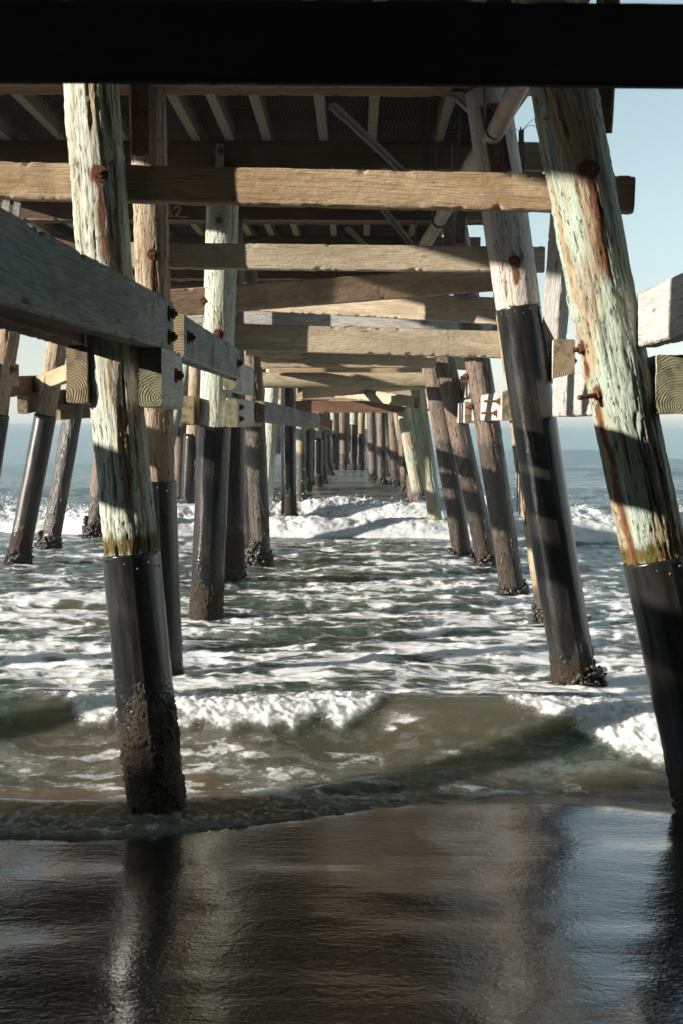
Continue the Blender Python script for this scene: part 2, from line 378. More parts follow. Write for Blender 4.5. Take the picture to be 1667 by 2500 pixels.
def build_water():
    # rows of even size as seen from the beach: depth spacing grows with distance
    t = np.linspace(0, 1, 760)
    inv = np.concatenate([np.linspace(1/6.2, 1/30., 620), np.linspace(1/30., 1/400., 150)[1:], np.geomspace(1/400., 1/9500., 26)[1:]])
    Yr = 1/inv
    nu = 560
    u = np.linspace(-1, 1, nu); u = np.sign(u)*(.62*np.abs(u)+.38*np.abs(u)**5)
    X = u[None, :]*(Yr[:, None]*.50+.9); Y = np.repeat(Yr[:, None], nu, 1)
    warpx = .5*(fbm(X*1.1, Y*1.1, 0, 31, 3)-.5); warpy = .35*(fbm(X*1.1, Y*1.1, 5, 32, 3)-.5)
    Xw, Yw = X+warpx, Y+warpy
    near = 1-ss(28, 60, Y)
    zA, sA = waveA(X, Y); zB, sB, ycB, HB = waveB(X, Y)
    chop = (fbm(Xw*.9, Yw*2.0, 0, 41, 4)-.5)*.13*ss(9.3, 11, Y)*(1-.6*ss(40, 140, Y)) + (ridge(Xw*2.2, Yw*4.5, 0, 43, 3)-.5)*.055*ss(8.9, 10.5, Y)*near
    small = (fbm(Xw*3.0, Yw*7.0, 0, 47, 3)-.5)*.030*ss(6.9, 7.6, Y)*near
    swell = .22*gs((Y-41), 0, 2.4)*(vn(X*.08, 1, 0, 51)*.8+.4)+.25*gs(Y-60, 0, 4)
    e = edge(X)
    lip2 = e+.62+.12*(fbm(X*1.2, 4.4, 0, 61, 2)-.5)*2
    front = .006*ss(0, .12, Y-e)+(.006+.012*ss(.4, -1.2, X))*gs(Y-e, .13, .10)*(1+1.2*(fbm(X*9, Y*9, 0, 63, 3)-.5))-.05*(1-ss(-.08, .03, Y-e))
    front = front+.032*gs(Y-lip2, .0, .12)
    Z = zA+zB+chop+small+swell+front*(1-ss(8.2, 9.5, Y))
    rough_sw = (fbm(X*13, Y*14, 0, 65, 4, .65)-.5)*.055*ss(-.02, .06, Y-e)*(1-ss(.35, .75, Y-e))*ss(.9, -.3, X)
    Z = Z+rough_sw
    # foam amount
    big = fbm(Xw*.55, Yw*.75, 0, 71, 3); web = ridge(Xw*1.5, Yw*2.7, 0, 73, 4, .6); web2 = ridge(Xw*4.2, Yw*7.5, 0, 75, 3)
    net = .62*web+.38*web2
    amt = .48+.30*(big-.5)*2
    foam = (net-.62)*3.6+amt-.04
    zone = ss(9.0, 10.0, Y)*(1-ss(24.0, 25.8, Y))
    dense = .04+.22*gs(Y, 11.0, 1.5)+.22*gs(Y, 11.2, 1.0)*ss(-.8, -1.8, X)+.10*gs(Y, 12.7, .8)*ss(-.2, .6, X)-.10*gs(X, .2, .9)*gs(Y, 9.9, .6)+.03
    foam = (foam+dense-.10*ss(14, 22, Y))*zone
    # wave face: almost clean, with a torn patch and thin lace
    pat = gs(X, .34, .16)*gs(Y, 8.50, .14)+gs((Y-8.28)+(X-.45)*.55, 0, .07)*ss(.15, .3, X)*(1-ss(.62, .8, X))
    facef = .75*pat*ss(.35, .6, fbm(X*5, Y*9, 0, 77, 3)) 
    run = ss(.53, .70, ridge(Xw*1.9, Yw*6.0, 0, 79, 3))*.62*(1-ss(8.0, 8.4, Y))*ss(7.2, 7.5, Y)
    run = run*(.25+.6*gs(X, -.7, .9))
    fl = fbm(Xw*4.5, Yw*11, 0, 85, 3, .6); run = np.maximum(run, .72*ss(.52, .62, fl)*ss(7.25, 7.5, Y)*(1-ss(8.1, 8.5, Y))*(.45+.55*gs(X, -.9, 1.2)))
    lipf = .72*gs(Y-(lip2+.03), 0, .055)*ss(.3, .6, fbm(X*2.2, 2, 0, 81, 3))+(.50*gs(Y-e, .09, .06)*ss(.5, -1.0, X)+.50*gs(Y-e, .42, .10)*ss(.2, -.9, X)+.3*gs(Y-e, .25, .2)*ss(.2, -.9, X))*(.6+.8*(fbm(X*12, Y*12, 0, 95, 3)-.4))
    blot = .55*ss(.58, .66, vn(Xw*6, Yw*12, 0, 83))*gs(Y, 7.65, .35)*ss(.2, .6, fbm(X, Y, 0, 84, 2))
    foam = np.maximum(foam, np.maximum(np.maximum(facef, run), np.maximum(lipf, blot)))
    # crest of the near wave and the far breaker
    brk = np.clip(ss(-2.05, -1.8, X)*(1-ss(.05, .35, X))+ss(.9, 1.25, X)+1-ss(-3.2, -2.7, X), 0, 1)
    foam = np.maximum(foam, .55*brk*gs(sA, .25, .25))
    foam = np.maximum(foam, .55*(1-brk)*gs(sA, .25, .12)*ss(.4, .6, fbm(X*4, Y*3, 0, 86, 2)))
    foam = np.maximum(foam, (1-ss(1.0, 2.2, sB))*ss(-1.6, -1.0, sB)*(.75+.5*(fbm(X*.9, Y*.9, 0, 87, 3)-.5)))
    beyond = ss(28.5, 30, Y)
    foam = foam*(1-beyond)+beyond*(.30*ss(.60, .8, ridge(Xw*.5, Yw*1.2, 0, 89, 3))*(1-ss(45, 80, Y)))
    foam = foam*ss(-.02, .04, Y-e)
    reach = np.clip(.12+.50*fbm(X*1.9, 5.5, 0, 201, 4, .6)+.10*(ridge(X*6, 5.1, 0, 231, 3, .6)-.4), 0, 1)*(ss(-2.05, -1.75, X)*(1-ss(-.05, .3, X)))*1.15
    reach = reach+np.clip(.10+.38*fbm(X*2.2, 8.5, 0, 203, 4, .6)+.50*ss(1.2, 2.1, X), 0, 1.2)*ss(.92, 1.3, X)
    reach = reach+.16*fbm(X*3, 2.2, 0, 205, 3)*(1-ss(-2.1, -1.9, X))*ss(-3.4, -2.4, X)+.45*fbm(X*2, 2.2, 0, 207, 3)*(1-ss(-2.9, -2.5, X))
    on = ss(.03, .12, reach)
    wy = Y+.05*(fbm(X*7, Y*7, 0, 235, 3)-.5)*2
    sw = sA+(wy-Y)*1.6
    mask = on*ss(-reach-.03, -reach+.09, sw)*(1-ss(.10, .30, sw))
    lump = fbm(X*15, Y*12, Z*14, 237, 4, .68); lump2 = ridge(X*24, Y*18, 0, 239, 3, .6)
    Z = Z+mask*(.020+.058*(lump-.35)+.018*(lump2-.5))
    Yd = -mask*(.05+.09*(fbm(X*9, Y*8, 3, 241, 4, .6)-.4))*ss(.0, .25, reach+sw)
    foam = np.maximum(foam, mask*(.92+.55*(lump-.5)-.25*(1-ss(-reach, -reach+.16, sw))))
    silt = (1-ss(-1.35, -.72, sA+.55*gs(X, .35, .9)-.1+.35*(fbm(X*1.1, Y*1.4, 0, 91, 3)-.5)*2))*.95
    silt = np.maximum(silt, .40*ss(.5, .75, fbm(X*.6, Y*.5, 0, 93, 2))*(1-ss(14, 24, Y)))
    silt = silt*(.35+.65*ss(0.02, .55, Y-e))+.10
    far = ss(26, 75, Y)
    V = np.stack([X, Y+Yd, Z], -1).reshape(-1, 3)
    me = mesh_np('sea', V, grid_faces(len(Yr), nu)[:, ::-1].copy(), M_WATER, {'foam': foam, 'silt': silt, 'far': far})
    o = obj('sea', me); tag(o, kind='structure')
    return o
build_water()

def build_sand():
    ys = np.concatenate([[-400, -150, -60, -25], np.linspace(-10, 9, 260), [12, 20, 40, 70]])
    xs = np.concatenate([[-900, -300, -100, -40, -15], np.linspace(-6, 6, 240), [15, 40, 100, 300, 900]])
    X, Y = np.meshgrid(xs, ys)
    e = edge(X)
    Z = np.where(Y < e, .006+(e-Y)*.004+.0016*np.maximum(-Y, 0)**1.2, .006-(Y-e)*.12)
    Z = Z+(fbm(X*.7, Y*2.2, 0, 101, 3)-.5)*.030*(Y < e)*ss(0, .5, e-Y)+(ridge(X*1.5+Y*.6, Y*5, 0, 103, 3)-.5)*.008*ss(0, .3, e-Y)
    wet = ss(-6, -3, Y)
    V = np.stack([X, Y, Z], -1).reshape(-1, 3)
    o = obj('beach_sand', mesh_np('beach_sand', V, grid_faces(len(ys), len(xs)), M_SAND, {'wet': wet})); tag(o, kind='structure')
build_sand()

def build_foam():
    parts = []
    def roll(x0, x1, n, m, fn, seed, amp, fr, torn=6.):
        xs = np.linspace(x0, x1, n); v = np.linspace(0, 1, m)
        Xg, Vg = np.meshgrid(xs, v)
        P = fn(Xg, Vg)
        nz = fbm(P[0]*fr, P[1]*fr, P[2]*fr, seed, 5, .68)-.5; nz2 = fbm(P[0]*fr+9, P[1]*fr, P[2]*fr+4, seed+7, 5, .68)-.5
        bump = np.sin(np.pi*np.clip(Vg, 0, 1))**.6*(.55+.9*fbm(Xg*fr*.22, Vg*2.5, 0, seed+33, 2))
        P[2] = P[2]+amp*(nz*1.6+.25)*bump; P[1] = P[1]+amp*1.3*nz2*bump
        fc = grid_faces(m, n); hole = ridge(Xg*torn, Vg*torn*.35, 0, seed+21, 3, .6) - 1.05 + .62*Vg**1.6
        keep = (hole.ravel()[fc].mean(1) < .12) if torn else np.ones(len(fc), bool)
        parts.append((np.stack(P, -1).reshape(-1, 3), fc[keep]))
    def lip(reach_fn):
        def fn(X, V):
            yc = np.interp(X, crestX, crestY)+.10*(vn(X*1.3, 3.3, 0, 5)-.5)
            reach = reach_fn(X)
            s = .30-(.30+reach)*V
            z, _ = waveA(X, yc+s)
            lift = .022*np.sin(np.pi*np.clip(V, 0, 1)) + .03*np.clip(reach/.3, 0, 1)*gs(V, .6, .25)
            sink = .05*(ss(.0, .08, V)*0)+.045*(1-ss(0, .15, V))+.05*ss(.9, 1., V)+.10*(1-ss(.0, .06, reach))
            return [X.copy(), yc+s, z+lift-sink]
        return fn
    r1 = lambda X: np.clip((.20+.40*(fbm(X*2.4, 5.5, 0, 201, 4, .6))+.13*(ridge(X*5, 5.1, 0, 231, 4, .65)-.3))*(.14*ss(-2.8, -2.3, X)+.86*ss(-2.0, -1.8, X))*(1-ss(-.1, .22, X))*1.25, 0, 1)
    r2 = lambda X: np.clip((.08+.30*(fbm(X*3.2, 8.5, 0, 203, 4, .6))+.42*ss(1.2, 2.1, X)+.13*(ridge(X*5, 5.1, 0, 233, 4, .65)-.3))*ss(.92, 1.5, X)*1.3, 0, 1)
    r3 = lambda X: np.clip((.10+.25*(fbm(X*3.2, 2.5, 0, 205, 4, .6)))*(1-ss(-2.75, -2.45, X)), 0, 1)
    def far_roll(X, V):
        _, _, yc, H = waveB(X, X*0+27)
        s = .9-(.9+1.5+.5*(fbm(X*.8, 1, 0, 207, 3)-.5))*V
        env = np.where(V < .45, .80+.2*ss(0, .45, V), 1-ss(.45, 1.0, V))
        z = H*env*(1+.55*(fbm(X*1.0, V*3, 0, 209, 3)-.5))
        return [X.copy(), yc+s, z-.06*(V > .97)-.25*(1-ss(0, .1, V))]
    roll(-14, 12, 1100, 110, far_roll, 311, .15, 3.0, 0)
    def second_roll(X, V):
        _, _, yc, H = waveB(X, X*0+27)
        s = -1.1-(1.3+.5*(fbm(X*.7, 3, 0, 217, 2)-.5))*V
        z = (.20+.22*fbm(X*.9, 4, 0, 219, 3))*np.sin(np.pi*np.clip(V*.8+.2, 0, 1))
        return [X.copy(), yc+s, z-.05*(V > .95)]
    roll(-14, 12, 1000, 60, second_roll, 313, .11, 4.0, 0)
    # droplets thrown off both crests
    ico = np.array([[0, 0, 1], [1, 0, 0], [0, 1, 0], [-1, 0, 0], [0, -1, 0], [0, 0, -1]], float)
    icf = np.array([[0, 1, 2], [0, 2, 3], [0, 3, 4], [0, 4, 1], [5, 2, 1], [5, 3, 2], [5, 4, 3], [5, 1, 4]])
    dv, df, k = [], [], 0
    def drop(p, r):
        nonlocal k
        dv.append(ico*r*rng.uniform(.6, 1.4, 3)+p); df.append(icf+k); k += 6
    for i in range(2200):
        x = rng.choice([rng.uniform(-1.9, .2), rng.uniform(1.05, 2.9)])
        yc = np.interp(x, crestX, crestY); cl = vn(x*7, 1.1, 0, 401)
        if rng.random() > cl**2: continue
        s = rng.normal(-.12, .20); z, _ = waveA(np.array([x]), np.array([yc+s]))
        drop(np.array([x, yc+s, float(z[0])+.02+abs(rng.normal(0, .022))]), rng.uniform(.001, .004))
    for i in range(3600):
        x = rng.uniform(-12, 10); _, _, yc, H = waveB(np.array([x]), np.array([27.]))
        cl = vn(x*1.6, 2.1, 0, 403)
        if rng.random() > cl**1.5*1.3: continue
        z = float(H[0])*1.02+abs(rng.normal(0, .10+.30*gs(x, -1.2, .25)))
        drop(np.array([x, float(yc[0])+rng.normal(-.1, .4), z]), rng.uniform(.006, .020))
    V = [p[0] for p in parts]; P = []; n = 0
    for v_, f_ in parts: P.append(f_[:, ::-1]+n); n += len(v_)
    V.append(np.concatenate(dv)); P.append(np.concatenate(df)+n)
    o = obj('sea_foam', mesh_np('sea_foam', np.concatenate(V), P, M_FOAM))
    tag(o, 'white foam tumbling down the breaking waves', 'foam', kind='stuff')
build_foam()

# ------------------------------------------------------------------ piles
ICO_V, ICO_F = None, None
def icosphere(n=1):
    import bmesh
    bm = bmesh.new(); bmesh.ops.create_icosphere(bm, subdivisions=n, radius=1)
    V = np.array([v.co[:] for v in bm.verts]); Fc = np.array([[v.index for v in f.verts] for f in bm.faces]); bm.free(); return V, Fc
ICO_V, ICO_F = icosphere(1)
def clump_mesh(seed, r, h, n):
    g = np.random.default_rng(seed); V = []; P = []; k = 0
    prof = g.uniform(.5, 1, 8)
    for i in range(n):
        a = g.uniform(0, 2*math.pi); u = g.random()**1.6
        top = np.interp(a/(2*math.pi)*8 % 8, np.arange(9), np.append(prof, prof[0]))
        z = u*h*top; rad = r+g.random()*.13*(1-u*.8)*(top**2)*(h/.5)
        sz = g.uniform(.022, .045)
        v = ICO_V*np.array([.5, .8, 1.5])*sz
        q, _ = np.linalg.qr(g.normal(size=(3, 3))); v = v @ q
        V.append(v+np.array([rad*math.cos(a), rad*math.sin(a), z-.08])); P.append(ICO_F+k); k += len(ICO_V)
    return mesh_np('mussels', np.concatenate(V), np.concatenate(P), M_MUSSEL)
CLUMPS = [clump_mesh(1, .16, .42, 430), clump_mesh(2, .16, .60, 520), clump_mesh(3, .16, .30, 330)]

def bolt_parts(mb_list, pos, out, L=.06, s=1.0):
    """washer, nut and rod end, pushed out along `out` from pos (local frame)"""
    out = out.normalized(); h = Vector((0, 0, 1)) if abs(out.z) < .9 else Vector((1, 0, 0))
    a = out.cross(h).normalized(); b = a.cross(out)
    mb = MB()
    def disc(r, z0, z1, n, ph=0):
        V = []
        for z in (z0, z1):
            for k in range(n):
                th = 2*math.pi*k/n+ph; V.append(tuple(pos+out*z+a*math.cos(th)*r+b*math.sin(th)*r))
        mb.add(V, [grid_faces(2, n, True), np.arange(n)[::-1][None, :], (np.arange(n)+n)[None, :]])
    disc(.040*s, -.01, .010*s, 14); disc(.026*s, .010*s, .034*s, 6, .4); disc(.012*s, .034*s, L, 8)
    mb_list.append(mb)

def pile_shaft(name, r, H, near, mat, seed, bolts, z_sleeve, wet_to, algae_z, tan_az, taper=.0, rough_amp=1.):
    nc, nr = {2: (150, 520), 1: (72, 220), 0: (28, 60)}[near]
    th = np.linspace(0, 2*math.pi, nc, endpoint=False); z = np.linspace(0, H, nr)
    T, Z = np.meshgrid(th, z); cx, cy = np.cos(T), np.sin(T)
    rr = r*(1-taper*(Z/H-.5))
    so = seed*13.7
    n1 = fbm(cx*1.6+so, cy*1.6, Z*.9, seed, 3)-.5
    n2 = ridge(cx*5.5+so, cy*5.5, Z*2.4, seed+3, 5, .62)
    n3 = fbm(cx*14+so, cy*14, Z*5, seed+5, 3)-.5
    crk = ss(.80, .93, ridge(cx*6+so, cy*6, Z*1.6+.4*n1, seed+8, 3, .5))*ss(.42, .6, fbm(cx*2+so, cy*2, Z*1.5, seed+9, 2))
    strip = ss(.52, .60, fbm(cx*2.6+so, cy*2.6, Z*.8, seed+11, 3))          # places where the outer fibre tore off
    rad = rr+rough_amp*(n1*.022+(n2-.6)*.020*(.4+strip)+(ridge(cx*12+so, cy*12, Z*6.5, seed+15, 3, .6)-.6)*.013*(.5+strip)+n3*.008*(.4+strip)-crk*.012-strip*.006)
    bow = .022*np.sin(Z/5.6*math.pi*1.2+seed)
    if z_sleeve: rad = rad-.03*(Z < z_sleeve-.02)*r/.15
    rust = np.zeros_like(Z)
    for bz, ba, ln in bolts:
        da = (T-ba+math.pi) % (2*math.pi)-math.pi
        dz = Z-bz; wob = .10*(fbm(Z*6, seed, 0, 77, 2)-.5)
        streak = gs(da+wob*2.2, 0, .24+.12*np.clip(-dz/ln, 0, 1))*(1-ss(0, .03, dz))*(1-ss(ln*.5, ln, -dz))
        rust = np.maximum(rust, np.maximum(streak*.80, gs(np.hypot(da*r, dz), 0, .065)))
        rad = rad-gs(np.hypot(da*r, dz), 0, .05)*.012
    V = np.stack([rad*cx+bow, rad*cy, Z], -1).reshape(-1, 3)
    wet = (1-ss(wet_to-.5, wet_to+.15, Z)) if wet_to > 0 else np.zeros_like(Z)
    alg = gs(Z, algae_z, .075)*.62+.25*gs(Z, algae_z+.1, .25) if algae_z else np.zeros_like(Z)
    tan = gs((T-tan_az+math.pi) % (2*math.pi)-math.pi, 0, .55)*.8*strip+.25*strip if tan_az is not None else strip*.3
    P = [grid_faces(nr, nc, True), np.arange(nc)[::-1][None, :], (np.arange(nc)+(nr-1)*nc)[None, :]]
    return mesh_np(name, V, P, mat, {'rust': rust, 'wet': wet, 'algae': alg, 'tan': tan, 'crack': crk})
def sleeve_mesh(r, z0, z1, near, mat, seed, crust_top):
    nc, nr = {2: (120, 320), 1: (64, 140), 0: (24, 30)}[near]
    th = np.linspace(0, 2*math.pi, nc, endpoint=False); z = np.linspace(z0, z1, nr)
    T, Z = np.meshgrid(th, z); cx, cy = np.cos(T), np.sin(T)
    n1 = fbm(cx*1.5+seed, cy*1.5, Z*1.2, seed, 3)-.5
    crust = (1-ss(crust_top-.45, crust_top+.1, Z+.25*(fbm(cx*2, cy*2, Z*2, seed+2, 3)-.5)*2))
    bar = ss(.45, .7, fbm(cx*9, cy*9, Z*9/r, seed+4, 2))*ss(.35,.6, fbm(cx*2.5, cy*2.5, Z*6, seed+5, 3))
    seam = gs((T-4.9+math.pi) % (2*math.pi)-math.pi, 0, .045)
    top = ss(z1-.012, z1, Z+.006*np.sin(T*3+seed))
    rad = r+n1*.010+crust*bar*.016+seam*.005-top*.010
    # ragged upper edge
    Zt = Z+(Z > z1-.03)*.02*(fbm(cx*1.5, cy*1.5, 0, seed+6, 2)-.5)
    bow = .022*np.sin(Zt/5.6*math.pi*1.2+seed-1)
    V = np.stack([rad*cx+bow, rad*cy, Zt], -1).reshape(-1, 3)
    P = [grid_faces(nr, nc, True), np.arange(nc)[::-1][None, :], (np.arange(nc)+(nr-1)*nc)[None, :]]
    return mesh_np('sleeve', V, P, mat, {'crust': crust})
PILES = {}
def pile(key, top, bot, Y, r, ztop, mat, label, sleeve=None, near=0, clump=None, bolts=(), wet=0., group=None,
         smat=None, crust=.9, tan_az=None, rs=None, rivets=0, rough_amp=1., taper=0.):
    """top, bot: two points of its axis as seen in the photograph; Y its distance; sleeve: photo height of the wrap's upper end"""
    seed = abs(hash(key)) % 97 if False else sum(map(ord, key)) % 97
    A = D(*bot, Y); B = D(*top, Y); ax = (B-A).normalized()
    base = A+ax*((-.55-A.z)/ax.z); H = (ztop+.55)/ax.z
    M = frame(ax, base)
    t = tag(empty('timber_pile', M), label, 'pile', group)
    zl = lambda dy: ((D(top[0]+(bot[0]-top[0])*(dy-top[1])/(bot[1]-top[1]), dy, Y)-base).dot(ax))
    bl = [(zl(b[0]), R(b[1]), b[2]) for b in bolts]
    zs = zl(sleeve) if sleeve else None
    me = pile_shaft('shaft', r, H, near, mat, seed, bl, zs, wet+.55 if wet else 0, (zs+.04 if key in ('L1', 'R1') else 0), tan_az, taper, rough_amp)
    obj('shaft', me, t)
    for (bz, ba, ln) in bl:
        l = []; p = Vector((r*math.cos(ba)*.99, r*math.sin(ba)*.99, bz)); o = Vector((math.cos(ba), math.sin(ba), .05))
        bolt_parts(l, p, o, .075 if ln < 9 else .16, 1.15); obj('bolt', l[0].mesh('bolt', M_RUST), t)
    if sleeve:
        s = obj('sleeve', sleeve_mesh(rs or r+.016, 0., zs, near, smat or M_SLEEVE, seed+1, crust+.55), t)
        if rivets:
            rv = rs or r+.016
            for k in range(rivets):
                a = -2.6+2.1*k/(rivets-1); mb = MB()
                mb.add(ICO_V*np.array([.008, .008, .008])+np.array([rv*math.cos(a), rv*math.sin(a), zs-.05-.03*(k % 2)]), ICO_F)
                obj('rivet', mb.mesh('rivet', M_RIVET, True), s)
    if clump is not None:
        zc = .55/ax.z
        c = obj('mussel_clump', CLUMPS[clump], t, Matrix.Translation((0, 0, zc-.05)) @ Matrix.Rotation(seed, 4, 'Z') @ Matrix.Diagonal((r/.155, r/.155, 1, 1)))
    PILES[key] = (base, ax, Y, r)
    return t
PI = math.pi
CAPZ = 4.98
pile('L1', (215, 195), (364, 1880), 7.2, .148, CAPZ, M_MINT, 'stout mint green pile rising through the swash with black wrapped foot',
     sleeve=1268, near=2, bolts=[(412, -82, .75)], crust=.78, tan_az=R(-70), rs=.163, rivets=6)
pile('R1', (1297, 215), (1634, 1890), 7.2, .178, CAPZ, M_MINT2, 'leaning green and tan pile with torn bark, cut by the picture edge',
     sleeve=1278, near=2, bolts=[(405, -84, .9), (785, -172, .25), (893, -150, 10)], crust=.5, tan_az=R(-40), rs=.188, rivets=7, rough_amp=1.35)
pile('R2', (1117, 240), (1322, 1550), 10.9, .186, CAPZ, M_PALE, 'bleached pinkish pile in a tall glossy black wrap with round barnacles',
     sleeve=702, near=2, bolts=[(606, -90, .28)], crust=.45, rs=.187, rivets=7, rough_amp=.35, clump=2)
pile('L2', (333, 230), (386, 1555), 10.95, .148, CAPZ, M_TAN, 'brown splintered pile mostly hidden behind the stout mint green pile',
     sleeve=1105, near=2, bolts=[(590, -75, .5)], rs=.158, crust=.35, rivets=5)
pile('L3', (508, 470), (478, 1412), 14.3, .178, CAPZ, M_MINT, 'upright pale green pile in smooth black wrap with a sandy brown crusted foot',
     sleeve=978, near=2, bolts=[(768, -80, .1)], rs=.183, crust=.62, rough_amp=.4, rivets=0)
pile('R3', (1131, 481), (1262, 1402), 14.4, .15, CAPZ, M_TAN, 'slim pale mottled pile peeking out behind the glossy black wrapped pile', near=1, clump=0, wet=.6)
pile('R4', (1062, 646), (1176, 1357), 16.9, .163, CAPZ, M_BARK, 'reddish brown pile with glistening wet streaks and mussels on its landward foot', near=1, clump=2, wet=2.2, bolts=[(860, 185, .1), (930, 185, .1)])
pile('R5', (1016, 822), (1116, 1300), 19.8, .16, CAPZ, M_BARK, 'dark brown pile leaning over the red barked one, reddish foot with mussels', near=1, clump=0, wet=2.1)
pile('R5b', (992, 822), (1057, 1273), 21.5, .165, CAPZ, M_BARK, 'red barked pile at the end of the round log brace, bottom bare and dark', near=1, clump=2, wet=2.1)
pile('R6', (959, 893), (1000, 1228), 25.2, .14, CAPZ, M_MINT2, 'olive green slender pile standing at the end of the white surf', near=1, clump=2, wet=.5)
pile('R6b', (920, 893), (972, 1200), 29.0, .16, CAPZ, M_MINT2, 'mint green leaning pile with dark bolts behind the surf', near=1, wet=.9, bolts=[(905, -100, .1), (935, -90, .1)])
pile('L4', (532, 900), (532, 1340), 17.7, .16, CAPZ, M_DARKPILE, 'near black wrapped pile tucked behind the smooth wrapped upright pile, mussels at one side', sleeve=900, near=1, clump=1, wet=2)
pile('L5', (577, 809), (598, 1300), 19.8, .158, CAPZ, M_BARK, 'rough brown wet pile with a dotted seam and a wide skirt of mussels', near=1, clump=1, wet=2.3, taper=-.12)
pile('L5b', (566, 900), (557, 1268), 22.3, .12, CAPZ, M_TAN, 'thin pale pile half hidden behind the rough wet pile', near=0, clump=2)
pile('L6', (633, 809), (607, 1200), 28.0, .15, CAPZ, M_MINT, 'mint green pile leaning the other way, behind the rough wet pile', near=1, wet=.3)
pile('L6b', (666, 834), (665, 1223), 26.0, .138, CAPZ, M_TAN, 'slim straight black wrapped pile in the surf with a bell of mussels', sleeve=870, near=1, clump=1)
pile('O1', (131, 793), (39, 1303), 19.8, .155, 4.3, M_TAN, 'outward leaning pile in long shiny dark wrap, sea behind it, tan wood above', sleeve=952, near=1, clump=0, smat=M_SLEEVE2, crust=.7)
pile('O2', (171, 924), (112, 1260), 22.6, .165, CAPZ, M_DARKPILE, 'outward leaning bare brown pile with silvery wet side beside the long shiny wrap', near=1, clump=0, wet=3)
pile('O3', (235, 1050), (216, 1236), 24.6, .165, CAPZ, M_BARK, 'short seen brown pile with a thick mussel collar, partly behind the stout mint pile', near=1, clump=1, wet=1)
pile('O0', (12, 790), (-70, 1400), 16.2, .15, 4.3, M_TAN, 'pile cut by the picture edge beside the end of a dark waler', sleeve=950, near=1, bolts=[(845, -20, .1)])
pile('M1', (418, 950), (410, 1138), 37.0, .19, CAPZ, M_REDB if False else M_BARK, 'reddish wrapped pile seen far off between brown splintered and smooth wrapped piles', near=0, clump=2)
pile('M2', (452, 970), (431, 1135), 38.5, .15, CAPZ, M_DARKPILE, 'thin dark pile slanting beside the far reddish one', near=0, clump=2)

FARG = 'piles in the far rows of the pier'
far_l = 'distant slender pile in the dim rows far along the pier'
def far_pile(x0, xt, Y, r, mat, cl, sl):
    A = Vector((x0, Y, 0)); B = Vector((xt, Y, CAPZ)); ax = (B-A).normalized(); base = A-ax*.5/ax.z
    t = tag(empty('timber_pile', frame(ax, base)), far_l, 'pile', FARG)
    obj('shaft', pile_shaft('shaft', r, (CAPZ+.5)/ax.z, 0, mat, random.randint(1, 90), [], None, .5+random.uniform(.4, 1.6), 0, None), t)
    if sl: obj('sleeve', sleeve_mesh(r+.015, 0, .5+random.uniform(1.6, 2.3), 0, M_SLEEVE, random.randint(1, 90), 1.1), t)
    obj('mussel_clump', CLUMPS[cl], t, Matrix.Translation((0, 0, .4)) @ Matrix.Rotation(random.random()*6, 4, 'Z') @ Matrix.Diagonal((r/.155, r/.155, 1, 1)))
BAY = 3.58
FARB = [28.6+BAY*k for k in range(0, 22)]
for k, Y in enumerate(FARB):
    m = lambda: random.choice([M_TAN, M_BARK, M_MINT2, M_DARKPILE, M_DARKPILE, M_BARK])
    jr = lambda a: random.uniform(-a, a)
    cols = []
    if k >= 1: cols += [(1.75+jr(.2), 1.05+jr(.2))]
    if k >= 1 and k % 2: cols += [(1.45+jr(.2), 1.3+jr(.1))]
    if k >= 2: cols += [(-1.55+jr(.15), -1.45+jr(.15))]
    if k >= 3 and k % 3: cols += [(-1.15+jr(.1), -1.3+jr(.1))]
    if k == 8 or k >= 10: cols += [(x_+jr(.08), x_+jr(.1)) for x_ in (-.95, -.55, -.08, .22)]
    if k >= 5: cols += [(.85+jr(.2), .75+jr(.2))]
    if k >= 3: cols += [(-2.1+jr(.3), -2.0+jr(.2))]
    if k >= 2: cols += [(-5.5+jr(.2), -4.5+jr(.1))]
    if k in (0, 1, 3, 5): cols += [(-3.6+jr(.3), -3.4+jr(.1))]
    for x0, xt in cols: far_pile(x0, xt, Y, random.uniform(.145, .18), m(), random.randint(0, 2), random.random() < .35)

